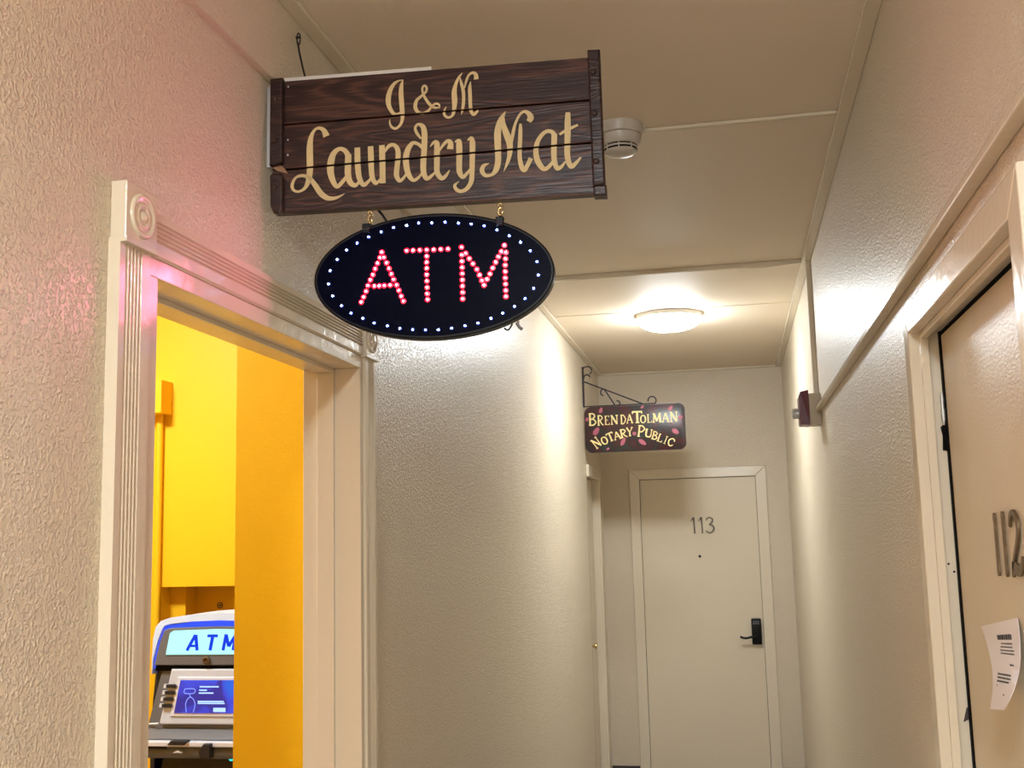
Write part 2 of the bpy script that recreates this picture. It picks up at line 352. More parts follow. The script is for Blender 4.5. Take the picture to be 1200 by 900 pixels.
m = MB(); m.box((XD + .0, D2[0], D2[2] - .0085), (XD + .03, D2[1] - .016, D2[2] - .0005)); obj('gap_shade_strip', m, M['dark_gap'], d2)
# rebate strips of the frame
m = MB(); m.box((XR + .0, D2[1] - .012, FZ), (XR + .016, D2[1], D2[2]), .002); obj('frame_bead', m, M['trim'], d2)
m = MB(); m.box((XR + .0, D2[0], D2[2] - .012), (XR + .016, D2[1] - .012, D2[2]), .002); obj('frame_bead', m, M['trim'], d2)
def flat_casing(P, d):
    m = MB(); m.prism(P, d, .003); return m
p = (-.020, 0, 0)
o_, i_ = 2.310, 2.256; zo, zi = .438, .383; no, ni = 1.378, 1.440
obj('casing', flat_casing([(XR, o_, FZ), (XR, i_, FZ), (XR, i_, zi), (XR, o_, zo)], p), M['trim'], d2)
obj('casing', flat_casing([(XR, no, FZ), (XR, ni, FZ), (XR, ni, zi), (XR, no, zo)], p), M['trim'], d2)
obj('casing', flat_casing([(XR, o_, zo), (XR, i_, zi), (XR, ni, zi), (XR, no, zo)], p), M['trim'], d2)
F2 = (Vector((XD, 0, 0)), Vector((0, -1, 0)), Vector((0, 0, 1)), Vector((-1, 0, 0)))
def numeral(parent, fr, strokes, lift=.002, th=.004, material='old_brass'):
    m = MB()
    for s_ in strokes: m.ribbon(fr, s_, th, 6, lift)
    return obj('numeral', m, M[material], parent)
def one(y, zt, zb, lean=0.0):
    return [[(-y, zb, .004), (-y - lean * .1, zb + .006, .010), (-y - lean * .25, zb + .022, .0085), (-y - lean * .5, (zt + zb) / 2, .0075), (-y - lean * .75, zt - .020, .0085), (-y - lean * .9, zt - .006, .0095), (-y - lean, zt, .004)]]
numeral(d2, F2, one(1.900, .0224, -.078)); numeral(d2, F2, one(1.8455, .024, -.0774))
numeral(d2, F2, [[(-1.803, .000, .008), (-1.797, .013, .010), (-1.7788, .0215, .008), (-1.760, .010, .010), (-1.7565, -.008, .010), (-1.768, -.026, .009), (-1.787, -.045, .008), (-1.801, -.062, .008), (-1.804, -.076, .006)],
                 [(-1.803, -.064, .022), (-1.785, -.0625, .018), (-1.765, -.066, .016), (-1.748, -.060, .012), (-1.740, -.045, .006)]])
m = MB()
for y, z, dx in ((2.262, -.068, 0), (2.2555, -.083, .018)): m.lathe((XR + .022 + dx * .5, D2[1] - .0002, z), (0, -1, 0), [(.0022, 0), (.0022, .0006), (0, .0006)], 10)
obj('screw_hole', m, M['dark_gap'], d2)
m = MB(); m.hexa([(XR + .026, D2[1] - .001, -.362), (XD - .001, D2[1] - .001, -.356), (XD - .001, D2[1], -.356), (XR + .026, D2[1], -.362), (XR + .034, D2[1] - .001, -.334), (XD - .001, D2[1] - .001, -.338), (XD - .001, D2[1], -.338), (XR + .034, D2[1], -.334)])
obj('chipped_paint', m, M['rubber'], d2, label='dark chip in the frame paint')
m = MB(); m.tube([(XD - .006, D2[1] - .011, z) for z in (.262, .248, .236, .222, .208, .198)], [.002, .0045, .003, .005, .0042, .002], 8)
obj('latch_plate', m, M['steel'], d2, 40, label='torn metal latch edge in the door gap')
m = MB(); m.prism([(XD - .001, D2[1] - .001, .205), (XD - .012, D2[1] - .001, .195), (XD - .009, D2[1] - .001, .178), (XD - .011, D2[1] - .001, .150), (XD - .001, D2[1] - .001, .148)], (0, -.006, 0))
obj('broken_edge', m, M['dark_gap'], d2)

# ---- door 3: number 113 at the end
d3 = struct_empty('door_3', ((D3[0] + D3[1]) / 2, YF, FZ), 'plain cream door 113 closing the end of the hallway')
m = MB(); m.box((D3[0] + .0018, YF + .004, FZ + .01), (D3[1] - .0018, YF + .045, D3[2] - .003), .001); obj('door_slab', m, M['door'], d3)
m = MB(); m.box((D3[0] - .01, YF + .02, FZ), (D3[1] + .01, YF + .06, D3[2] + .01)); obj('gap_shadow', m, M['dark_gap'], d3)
cz = .462
for P in ([(-.713, YF, FZ), (D3[0], YF, FZ), (D3[0], YF, D3[2]), (-.713, YF, cz)], [(.232, YF, FZ), (D3[1], YF, FZ), (D3[1], YF, D3[2]), (.232, YF, cz)], [(-.713, YF, cz), (D3[0], YF, D3[2]), (D3[1], YF, D3[2]), (.232, YF, cz)]):
    m = MB(); m.prism(P, (0, -.011, 0), .004); obj('casing', m, M['trim'], d3)
F3 = (Vector((0, YF + .004, 0)), Vector((1, 0, 0)), Vector((0, 0, 1)), Vector((0, -1, 0)))
for x in (-.277, -.224):
    numeral(d3, F3, [[(x - .020, .092, .004), (x - .006, .108, .010), (x, .114, .012), (x + .002, .085, .011), (x + .003, .060, .010), (x + .004, .028, .011), (x + .004, .006, .010)]], material='dull_metal')
numeral(d3, F3, [[(-.190, .094, .008), (-.184, .108, .009), (-.166, .114, .009), (-.149, .104, .011), (-.150, .086, .011), (-.166, .070, .008), (-.172, .066, .007)], [(-.172, .066, .007), (-.152, .060, .010), (-.140, .042, .012), (-.148, .020, .011), (-.166, .009, .009), (-.186, .014, .008), (-.194, .026, .007)]], material='dull_metal')
m = MB(); m.lathe((-.246, YF + .004, -.151), (0, -1, 0), [(.010, 0), (.010, .002), (.006, .003), (0, .002)], 16); obj('peephole', m, M['iron'], d3, 40)
m = MB(); m.box((.078, YF - .032, -.748), (.143, YF + .004, -.575), .008); kl = obj('keypad_lock', m, M['black'], d3, 40, label='black keypad door lock')
m = MB()
for r in range(2):
    for c in range(4): m.box((.088 + c * .0115, YF - .034, -.600 - r * .013), (.096 + c * .0115, YF - .0318, -.592 - r * .013))
obj('key_button', m, M['atm_grey'], kl, kind='stuff')
m = MB(); m.tube([(.100, YF - .03, -.693), (.100, YF - .055, -.693), (.075, YF - .060, -.695), (.040, YF - .060, -.703), (.015, YF - .058, -.700), (.000, YF - .056, -.692)], .0075, 10); obj('lever_handle', m, M['black'], kl, 60)

# ---- door 4: side door at the far left
d4 = struct_empty('door_4', (XL, 7.27, FZ), 'cream side door let into the far end of the left wall')
m = MB(); m.box((-.99, D4[0] + .01, FZ + .01), (-.950, 7.535, D4[2] - .008)); ds = obj('door_slab', m, M['door'], d4)
m = MB(); m.box((-1.045, D4[0] - .008, FZ), (-.965, D4[1] + .008, D4[2] + .008)); obj('gap_shadow', m, M['dark_gap'], d4)
for a, b in (((-.965, 7.545, FZ), (XL, D4[1] + .01, D4[2])), ((-.965, D4[0] - .01, FZ), (XL, D4[0] + .006, D4[2])), ((-.965, D4[0] - .01, D4[2] - .003), (XL, D4[1] + .01, D4[2] + .01))):
    m = MB(); m.box(a, b); obj('jamb', m, M['trim'], d4)
m = MB(); m.prism([(XL, 7.550, FZ), (XL, 7.640, FZ), (XL, 7.640, .462), (XL, 7.550, .385)], (.015, 0, 0), .004); obj('casing', m, M['trim'], d4)
m = MB(); m.prism([(XL, 6.99, .385), (XL, 7.550, .385), (XL, 7.640, .462), (XL, 6.99, .462)], (.015, 0, 0), .004); obj('casing', m, M['trim'], d4)
m = MB(); m.lathe((-.950, 7.235, -.700), (1, 0, 0), [(.020, 0), (.020, .004), (.009, .006), (.009, .018), (.017, .022), (.020, .030), (.016, .038), (0, .040)], 20); obj('door_knob', m, M['brass'], d4, 50)
m = MB(); m.lathe((-.950, 7.235, -.350), (1, 0, 0), [(.014, 0), (.013, .006), (.006, .008), (0, .008)], 16); obj('deadbolt', m, M['old_brass'], d4, 50)
struct('baseboard_far', boxm(((-.905, YF - .012, FZ), (-.715, YF, -1.556)), ((.235, YF - .012, FZ), (XR, YF, -1.556))), M['rubber'], 'dark rubber baseboard on the end wall')
struct('baseboard_left', boxm(((XL, 2.69, FZ), (XL + .012, 6.96, -1.556))), M['rubber'], 'dark rubber baseboard on the left wall')
struct('baseboard_right', boxm(((XR - .012, 2.32, FZ), (XR, YF - .013, -1.556))), M['rubber'], 'dark rubber baseboard on the right wall')

# ---------------------------------------------------------------- lamps
def ceiling_lamp(x, y, mt, label, r=.172, z=CZ):
    t = thing('ceiling_lamp', label, 'lamp', (x, y, z - .085))
    m = MB(); m.lathe((x, y, z), (0, 0, -1), [(r, 0), (r, .022), (r * .97, .026), (0, .026)], 40); obj('base_ring', m, M['white_plastic'], t, 40)
    m = MB(); m.lathe((x, y, z), (0, 0, -1), [(r * .93, .024), (r * .95, .036), (r * .90, .050), (r * .78, .064), (r * .58, .076), (r * .32, .083), (0, .085)], 40); obj('diffuser', m, M[mt], t, 60)
    return t
ceiling_lamp(-.283, 5.77, 'lamp', 'bright round flush ceiling lamp above the hallway by door 113')
ceiling_lamp(-.283, -1.35, 'lamp_near', 'round flush ceiling lamp at the viewer\'s end of the hallway')
ceiling_lamp(-2.15, 2.6, 'lamp_laundry', 'round ceiling lamp inside the yellow laundry room')

# ---------------------------------------------------------------- wooden laundry sign
TL = Vector((-.892, 2.0325, .9519)); U = Vector((.99894253, .04589168, -.00278738)); V = Vector((.00278445, .00012792, .99999612)); N = Vector((.04589186, -.99894641, 0))
FS = (TL, U, V, N)
def sp(a, b, d=0.0): return TL + U * a + V * b + N * d
t = thing('wooden_sign', 'dark plank sign with gold script reading J & M Laundry Mat over the doorway', 'sign', tuple(sp(.34, -.287, -.01)))
GR = [(-.0928, -.0928, -.0962, -.0962), (-.1893, -.1803, -.1931, -.1841)]      # grooves: upper edge left, right, lower edge left, right
for q in ([(.0, .0), (.678, -.006), (.678, GR[0][1]), (.0, GR[0][0])], [(.0, GR[0][2]), (.678, GR[0][3]), (.678, GR[1][1]), (.0, GR[1][0])], [(.0, GR[1][2]), (.678, GR[1][3]), (.678, -.2875), (.006, -.2822)]):
    m = MB(); m.prism([sp(a, b, -.022) for a, b in q], N * .022, .0012); obj('plank', m, M['plank'], t)
m = MB(); m.prism([sp(a, b, -.030) for a, b in ((.004, -.004), (.674, -.010), (.674, -.283), (.004, -.278))], N * .007); obj('backing_board', m, M['dark_gap'], t)
m = MB(); m.prism([sp(a, b, -.034) for a, b in ((.004, .0205), (.330, .0175), (.330, -.02), (.004, -.02))], N * .004); obj('backing_strip', m, M['white_plastic'], t, label='white strip behind the top edge')
m = MB(); m.prism([sp(a, b, -.028) for a, b in ((-.0125, -.010), (-.0015, -.010), (-.0015, -.182), (-.0125, -.182))], N * .026); obj('wall_plate', m, M['steel'], t, label='grey metal mounting plate against the wall')
def cleat(pts, bev=.004):
    m = MB(); m.prism([sp(a, b, 0) for a, b in pts], N * .015, bev); return obj('cleat', m, M['cleat'], t)
cleat([(-.001, .002), (.026, .0025), (.0265, -.178), (.020, -.1815), (.012, -.180), (-.001, -.184)])
cleat([(.000, -.205), (.006, -.201), (.024, -.203), (.0275, -.212), (.0275, -.278), (.022, -.287), (.008, -.2845), (.0015, -.270)])
cleat([(.6555, .0045), (.6805, .0035), (.682, -.272), (.6575, -.276)])
m = MB(); m.prism([sp(a, b, -.020) for a, b in ((.6585, -.2735), (.6835, -.2735), (.6835, -.2935), (.6585, -.2925))], N * .030, .003); obj('cleat', m, M['cleat'], t)
m = MB(); m.prism([sp(a, b, 0) for a, b in ((.002, -.1845), (.020, -.1825), (.0285, -.190), (.034, -.200), (.022, -.196), (.010, -.192))], N * .0016); obj('bare_wood_patch', m, mat('raw_wood', (.32, .17, .09), .7, var=(90, .5)), t, label='splintered raw wood where the left cleat is broken')
for a, b in ((.0095, -.0446), (.0095, -.133), (.0105, -.2314), (.6655, -.0437), (.6655, -.1286), (.6660, -.2266)):
    m = MB(); m.lathe(sp(a, b, .0148), N, [(.0062, 0), (.0062, .0012), (.0048, .0032), (.0022, .0040), (0, .0034)], 14); obj('bolt', m, M['bolt'], t, 50)
for a, b in ((.0335, -.013), (.0335, -.1275), (.0335, -.160)):
    m = MB(); m.lathe(sp(a, b, -.0002), N, [(.0022, 0), (.0018, .001), (0, .0013)], 8); obj('nail_head', m, M['steel'], t, 50)
LAUNDRY_LETTERS = {'L':[[(116.1,-126.8,14.0),(110.5,-113.7,9.7),(100.3,-108.0,6.3),(90.6,-112.1,5.8),(83.4,-126.9,9.7),(81.0,-147.3,13.1),(81.1,-171.6,13.6),(81.2,-195.7,13.1),(78.4,-217.2,11.1),(70.5,-233.5,6.8),(57.2,-239.7,4.8),(46.3,-235.3,5.8),(43.8,-224.3,6.8),(51.0,-210.4,5.3),(65.5,-206.6,6.3),(81.3,-213.8,8.2),(93.4,-230.3,10.6),(105.5,-248.0,11.5),(119.9,-258.1,9.6),(136.6,-258.5,6.2),(154.5,-251.0,1.2)]],'a':[[(163.5,-174.2,12.0),(155.8,-160.9,9.6),(143.8,-155.8,8.6),(131.8,-164.6,11.5),(125.8,-182.2,14.4),(125.1,-203.8,13.9),(130.6,-223.4,11.0),(139.0,-234.8,8.6),(151.0,-224.9,8.1),(160.5,-212.4,5.7)],[(162.5,-169.3,12.9),(161.8,-192.1,13.4),(161.7,-211.3,12.9),(166.5,-228.4,11.4),(177.2,-235.2,8.1),(186.7,-226.3,4.8)]],'u':[[(181.5,-155.9,11.5),(181.6,-174.4,11.9),(182.5,-198.5,11.9),(185.6,-220.3,10.9),(193.9,-235.2,9.0),(204.6,-228.8,6.2),(211.7,-218.6,3.8)],[(209.1,-155.4,11.4),(209.8,-176.6,11.9),(210.6,-200.6,11.4),(212.9,-222.3,10.4),(219.9,-233.5,8.0),(227.1,-228.1,4.7),(231.9,-220.1,2.4)]],'n':[[(232.9,-155.0,11.3),(233.3,-174.8,12.2),(233.8,-196.8,12.2),(234.0,-235.1,12.1)],[(236.1,-172.8,3.5),(247.1,-158.3,7.4),(257.9,-156.5,7.4),(265.4,-166.3,10.0),(266.4,-181.7,10.4),(264.1,-203.5,10.8),(262.9,-220.8,10.4),(269.2,-232.2,7.8),(277.9,-226.3,5.6),(285.1,-214.8,3.0)]],'d':[[(316.6,-166.4,7.3),(307.7,-158.2,6.5),(296.9,-155.6,7.8),(287.1,-168.0,11.2),(282.6,-185.2,12.5),(283.5,-202.7,12.1),(287.7,-220.5,10.8),(297.2,-233.1,7.3),(308.0,-228.5,5.6),(317.4,-217.2,3.0)],[(314.3,-147.8,3.9),(305.8,-135.4,6.0),(302.4,-124.2,5.2),(308.1,-116.9,5.2),(317.8,-122.1,9.5),(321.3,-135.6,11.6),(321.1,-155.3,12.0),(320.0,-177.1,11.6),(318.4,-198.8,12.0),(318.8,-218.4,11.1),(325.1,-231.9,8.6),(335.9,-226.2,5.6),(343.9,-217.0,2.6)]],'r':[[(332.5,-166.1,1.3),(340.0,-157.9,6.0),(346.4,-159.9,10.7),(346.5,-179.2,11.6),(346.3,-200.9,11.5),(346.6,-220.5,10.7),(355.0,-233.0,9.4),(363.6,-229.3,6.8),(371.6,-218.0,2.6)],[(350.4,-178.4,2.1),(359.2,-164.9,6.0),(368.9,-156.9,7.3),(374.8,-161.7,10.2),(373.6,-174.3,13.2)]],'y':[[(383.2,-159.8,1.7),(391.3,-158.7,9.4),(392.2,-169.6,12.3),(392.1,-189.2,11.9),(391.6,-208.7,11.5),(392.4,-223.9,11.0),(398.6,-234.1,7.6),(407.2,-227.1,6.3),(414.7,-218.0,4.2)],[(409.2,-158.8,1.7),(416.9,-154.6,7.6),(419.3,-165.2,11.4),(418.9,-184.7,11.0),(418.1,-206.3,10.6),(417.3,-227.9,10.1),(415.3,-245.0,9.7),(406.7,-258.4,8.4),(394.9,-263.3,7.2),(385.5,-259.0,7.2),(382.0,-250.1,5.9),(390.8,-242.4,1.1)]],'M':[[(451.9,-210.0,1.1),(441.3,-214.0,7.6),(437.7,-224.5,9.3),(444.5,-234.1,7.2),(457.1,-233.5,6.3),(465.7,-224.4,10.9),(470.3,-207.6,12.2),(470.7,-188.2,12.6),(470.5,-166.5,13.5),(470.9,-147.0,13.9),(475.1,-127.7,11.8),(481.7,-114.1,7.6),(487.9,-104.4,1.1)],[(483.9,-111.0,1.3),(483.1,-130.6,8.4),(487.3,-148.3,12.6),(493.3,-166.1,13.4),(495.0,-181.4,11.3),(493.6,-196.4,9.2),(489.1,-211.1,6.3),(481.0,-229.5,1.0)],[(497.6,-177.3,3.4),(500.8,-155.9,6.7),(506.6,-132.5,5.5),(516.5,-113.7,5.0),(526.1,-108.0,5.9),(534.4,-113.5,9.6),(537.9,-122.0,12.5),(533.6,-129.5,10.5)],[(517.1,-132.7,4.2),(516.9,-144.2,7.5),(515.7,-165.7,8.4),(514.2,-187.2,8.4),(514.3,-206.6,8.8),(518.1,-224.1,9.6),(523.2,-228.7,9.2),(529.7,-218.5,8.7),(536.3,-205.7,9.6)]],'a.001':[[(585.6,-164.8,10.4),(579.3,-154.6,7.9),(568.9,-152.7,7.5),(558.3,-160.5,8.3),(549.6,-174.9,9.2),(546.6,-191.9,10.4),(548.7,-209.2,11.2),(556.6,-224.8,10.4),(564.8,-229.7,8.3),(575.3,-221.9,7.4),(582.2,-211.3,3.7)],[(584.3,-159.3,11.2),(583.2,-177.5,11.2),(582.2,-196.8,11.2),(582.8,-213.9,10.3),(587.5,-229.3,9.5),(595.8,-227.7,7.0),(604.8,-217.3,2.9)]],'t':[[(612.5,-116.9,9.1),(611.3,-136.7,12.0),(610.7,-158.2,12.0),(609.6,-179.6,11.5),(608.6,-200.9,11.1),(610.6,-218.2,10.7),(616.4,-228.2,9.9),(625.9,-221.5,7.0),(635.1,-211.1,3.7)],[(594.6,-161.2,4.6),(606.2,-154.6,6.2),(618.8,-149.2,6.2),(631.4,-144.4,4.1)]],'J':[[(278.5,-20.0,1.0),(268.4,-21.2,3.5),(258.7,-27.3,6.6),(250.8,-40.5,9.3),(246.8,-57.9,10.8),(248.6,-73.9,8.9),(256.3,-88.3,6.9),(264.0,-91.9,5.0),(271.3,-89.1,3.9)],[(278.1,-19.5,1.2),(274.5,-32.7,7.7),(273.6,-50.4,9.7),(274.8,-70.2,10.0),(275.9,-89.9,9.2),(275.8,-103.6,6.9),(271.5,-115.0,5.8),(261.8,-122.1,5.0),(253.2,-117.5,5.0),(249.4,-108.3,3.1),(250.4,-101.5,0.8)]],'and':[[(352.3,-86.9,1.5),(353.1,-80.7,3.8),(346.7,-76.2,4.6),(338.0,-80.4,4.2),(329.3,-90.4,5.4),(317.8,-94.4,5.0),(308.2,-90.6,6.5),(303.0,-80.4,7.7),(305.6,-66.9,6.5),(314.3,-58.8,5.0),(325.0,-49.9,4.6),(327.0,-41.2,4.6),(322.3,-35.8,4.2),(318.0,-41.4,4.2),(319.2,-52.3,4.6),(324.8,-64.6,5.4),(331.4,-75.0,6.1),(339.0,-82.4,5.3),(346.6,-85.0,3.8),(353.9,-83.9,1.5)]],'M.001':[[(367.2,-84.2,1.0),(362.7,-93.2,4.2),(363.5,-102.1,5.3),(371.0,-107.6,4.9),(379.7,-103.4,5.7),(383.1,-91.0,8.3),(384.5,-73.6,11.0),(383.8,-55.9,10.3),(387.3,-38.6,6.8),(394.2,-24.5,4.9),(401.4,-15.5,1.0)],[(396.1,-25.6,1.5),(398.7,-37.6,5.7),(402.3,-53.6,6.8),(402.9,-71.2,6.4),(401.8,-84.8,6.4),(399.7,-96.3,4.2),(397.7,-103.9,0.8)],[(405.2,-48.4,2.3),(409.3,-32.7,4.9),(414.2,-22.3,4.6),(421.9,-17.5,5.3),(428.4,-21.6,7.6),(429.6,-32.1,9.8)],[(417.8,-35.8,1.5),(416.0,-48.9,6.8),(416.3,-66.5,7.6),(416.5,-84.1,7.2),(417.6,-97.8,6.8),(422.2,-106.0,5.7),(427.9,-102.6,5.7),(432.2,-97.7,3.8)]]}
BLUE = [(307.5,-322.7),(334.4,-324.5),(361.7,-324.9),(388.4,-328.6),(414.0,-332.1),(440.0,-337.6),(465.3,-347.6),(489.6,-360.7),(511.8,-375.4),(530.7,-394.0),(543.2,-416.3),(545.2,-443.2),(535.1,-468.9),(518.1,-488.3),(496.7,-503.0),(473.6,-514.8),(450.0,-524.0),(424.1,-532.1),(398.3,-536.2),(371.4,-539.4),(345.0,-541.2),(318.9,-540.3),(293.3,-538.1),(267.5,-534.5),(242.1,-528.1),(215.2,-520.8),(192.4,-510.4),(168.1,-498.5),(148.4,-482.6),(130.0,-461.6),(121.5,-436.5),(124.8,-409.5),(139.5,-387.4),(158.9,-368.9),(180.7,-355.7),(204.8,-345.0),(230.7,-335.9),(256.1,-328.7),(282.8,-326.2)]
RED = [(231.4,-377.7),(227.6,-388.6),(222.4,-400.0),(217.6,-410.9),(212.9,-422.7),(207.7,-433.1),(202.5,-444.4),(198.7,-455.8),(193.5,-467.0),(188.8,-477.0),(235.6,-388.7),(241.1,-400.2),(246.1,-412.1),(250.7,-423.5),(255.3,-434.9),(261.3,-446.4),(265.8,-457.7),(270.4,-469.5),(274.9,-479.9),(215.6,-446.1),(225.9,-446.2),(236.1,-446.3),(248.2,-446.1),(282.3,-377.6),(295.3,-377.9),(309.2,-378.3),(323.1,-378.7),(337.4,-379.2),(351.7,-379.1),(366.0,-379.6),(323.0,-391.7),(322.8,-403.8),(322.7,-416.2),(322.5,-429.2),(322.8,-442.1),(323.1,-455.0),(323.5,-467.9),(323.8,-479.4),(393.6,-377.6),(393.8,-393.3),(394.0,-406.2),(394.3,-418.7),(394.1,-431.1),(394.3,-443.9),(394.1,-456.3),(394.4,-469.1),(394.2,-481.9),(401.6,-390.6),(408.7,-401.6),(415.8,-412.6),(423.4,-424.1),(428.6,-435.9),(433.0,-447.1),(437.3,-457.0),(443.4,-445.4),(449.5,-434.8),(455.2,-423.3),(461.3,-412.2),(467.0,-401.5),(473.1,-391.3),(479.2,-379.3),(482.1,-393.7),(480.9,-406.5),(480.1,-419.3),(479.9,-432.1),(479.6,-444.8),(479.8,-457.1),(480.0,-469.9),(480.1,-482.1)]

for k, strokes in LAUNDRY_LETTERS.items():
    m = MB()
    for i, s_ in enumerate(strokes): m.ribbon(FS, [(a / 1000, b / 1000, w / 1000) for a, b, w in s_], .0009, 7, .0003 + .00012 * i)
    for g in GR:                                            # the paint stops at the joints between planks
        cs = []
        for lo in (0, 2):
            a, b = sp(0, g[lo]), sp(.678, g[lo + 1]); nn = (b - a).cross(N).normalized(); nn = nn if nn.dot(V) > 0 else -nn
            cs.append((a, nn)); geom = m.bm.verts[:] + m.bm.edges[:] + m.bm.faces[:]
            bmesh.ops.bisect_plane(m.bm, geom=geom, plane_co=a, plane_no=nn, dist=1e-6)
        kill = [f for f in m.bm.faces if (f.calc_center_median() - cs[0][0]).dot(cs[0][1]) < 0 < (f.calc_center_median() - cs[1][0]).dot(cs[1][1])]
        bmesh.ops.delete(m.bm, geom=kill, context='FACES')
    obj('painted_letter', m, M['gold'], t)
HK = [(.2043, -.2830), (.4708, -.2850)]
for a, b in HK:
    m = MB(); c = sp(a, b, -.010); m.tube([c + V * .003, c - V * .004], .0016, 8)
    q = c - V * .0105
    m.tube([q + (U * math.cos(h) * .35 + N * math.sin(h) * .9).normalized() * .0052 * abs(math.cos(h)) + N * .0 + V * .0065 * math.sin(h) for h in [k * math.pi / 8 for k in range(16)]], .0015, 6, True)
    obj('screw_eye', m, M['brass'], t, 60)

# ---------------------------------------------------------------- LED sign
EC, TH = (.3339, -.4320), -.0151
t = thing('led_sign', 'black oval light sign with red ATM letters hanging under the plank sign', 'sign', tuple(sp(EC[0], EC[1] - .127, -.012)))
def ell(a, b, n=72):
    out = []
    for k in range(n):
        h = 2 * math.pi * k / n; x, y = a * math.cos(h), b * math.sin(h)
        out.append((EC[0] + x * math.cos(TH) - y * math.sin(TH), EC[1] + x * math.sin(TH) + y * math.cos(TH)))
    return out
m = MB(); m.prism([sp(a, b, -.024) for a, b in ell(.2425, .1265)], N * .024, .003); obj('case', m, M['black'], t, 40)
m = MB()
o1 = [[m.bm.verts.new(sp(a, b, d)) for a, b in ell(ra, ra - .116)] for ra, d in ((.2425, -.002), (.2430, .0005), (.2405, .0022), (.2372, .0018), (.2366, -.001))]
for A_, B_ in zip(o1, o1[1:]):
    for k in range(72): m.face([A_[k], A_[(k + 1) % 72], B_[(k + 1) % 72], B_[k]])
obj('rim', m, M['black'], t, 60)
m = MB(); m.prism([sp(a, b, -.0005) for a, b in ell(.2368, .1208)], N * .0015); obj('face_panel', m, M['face'], t)
def leds(name, spots, rc, rl, mats):
    me = None
    for a, b in spots:
        P = sp(a / 1000, b / 1000, .001)
        if me is None:
            m = MB(); m.lathe(P, N, [(rl, 0), (rl * .96, .0008), (rc * 1.15, .0011), (rc, .0018), (rc * .7, .0021), (0, .0022)], 14, [0, 0, 0, 1, 1])
            o = obj(name, m, mats, t, 60); me = o.data; off = Vector(o.location) + world_loc(t) - P
        else:
            o = bpy.data.objects.new(name, me); COL.objects.link(o); o.parent = t; o.location = P + off - world_loc(t)
leds('red_led', RED, .0017, .0054, [M['red_lens_halo'], M['red_core']])
leds('blue_led', BLUE, .0016, .0037, [M['blue_lens_halo'], M['blue_core']])
for (a, b), top in zip(((.2000, -.3260), (.4717, -.3300)), HK):
    m = MB(); m.prism([sp(a + x, b + y, -.004) for x, y in ((-.0075, -.010), (.0075, -.010), (.0075, .008), (-.0075, .008))], N * .012, .0015); obj('hanging_tab', m, M['black'], t)
    q = sp(top[0] + .0008, top[1] - .0225, -.008)
    m = MB(); m.tube([q + U * .0042 * math.cos(h) + V * .0075 * math.sin(h) for h in [k * math.pi / 8 for k in range(16)]], .0014, 6, True)
    m.lathe(q - V * .008 + N * .003, N, [(.0032, -.002), (.0036, 0), (.0022, .002), (0, .003)], 12); obj('snap_ring', m, M['brass'], t, 60)
    m = MB(); w0 = q - V * .0085
    m.tube([w0 + U * .002, w0, w0 - U * .0045 - V * .004, sp(a - .009, b + .004, .002), sp(a - .006, b - .004, .009), sp(a + .006, b - .004, .009), sp(a + .009, b + .004, .002), w0 + U * .0045 - V * .004, w0], .0009, 6); obj('wire_loop', m, M['black_wire'], t, 60)
m = MB(); m.tube([sp(.4980, -.532, -.016), sp(.5030, -.541, -.016), sp(.5085, -.5455, -.016)], .0032, 10); obj('switch_stub', m, M['atm_grey'], t, 40)
m = MB(); m.tube([sp(.473 + .016 * k / 8, -.541 - .0075 * math.sin(math.pi * k / 8) + .0075 * k / 8, -.016) for k in range(9)], .0018, 8); obj('cord_loop', m, M['black_wire'], t, 60)

def cord(name, pts, r, label, cat, extra=None):
    m = MB(); m.tube(pts, r, 8)
    if extra: extra(m)
    o = obj(name, m, M['black_wire'], None, 60); tag(o, label, cat); return o
def hook_extra(m):
    m.tube([(-.893 + .006 + .004 * math.cos(h), 2.158, 1.104 + .014 * math.sin(h)) for h in [k * math.pi / 6 for k in range(12)]], .0016, 6, True)
    m.tube([(-.895, 2.158, 1.108), (-.884, 2.158, 1.108)], .0028, 8)
cord('support_wire', [(-.889, 2.157, 1.096), (-.884, 2.152, 1.080), (-.8815, 2.148, 1.070), (-.866, 2.130, 1.024), (-.845, 2.10, .975), (-.828, 2.085, .945)], .0022, 'thin black wire running from a wall hook to the back of the plank sign', 'wire', hook_extra)
cord('power_cord', [tuple(sp(a, b, d)) for a, b, d in ((.170, -.225, -.040), (.200, -.262, -.042), (.222, -.288, -.040), (.236, -.310, -.032), (.252, -.338, -.028))], .0026, 'short black cord running down from the plank sign to the oval light sign', 'cord')

# ---------------------------------------------------------------- smoke detector
cx, cy = -.262, 3.002
t = thing('smoke_detector', 'off-white round smoke detector on the ceiling beside the plank sign', 'smoke detector', (cx, cy, CZ - .088))
m = MB(); m.lathe((cx, cy, CZ), (0, 0, -1), [(.066, 0), (.066, .012), (.063, .018), (.062, .028), (.059, .030)], 40); obj('mounting_base', m, M['detector'], t, 40)
m = MB(); m.lathe((cx, cy, CZ), (0, 0, -1), [(.056, .029), (.060, .033), (.0585, .045), (.053, .057), (.049, .0605), (.045, .061)], 40); obj('body', m, M['detector'], t, 40)
m = MB(); m.lathe((cx, cy, CZ), (0, 0, -1), [(.047, .060), (.047, .0745), (0, .0745)], 40); obj('vent_core', m, M['dark_gap'], t, 40)
m = MB(); m.lathe((cx, cy, CZ), (0, 0, -1), [(.0478, .0645), (.0490, .0650), (.0485, .0695), (.0470, .0700), (.0455, .0690)], 40)
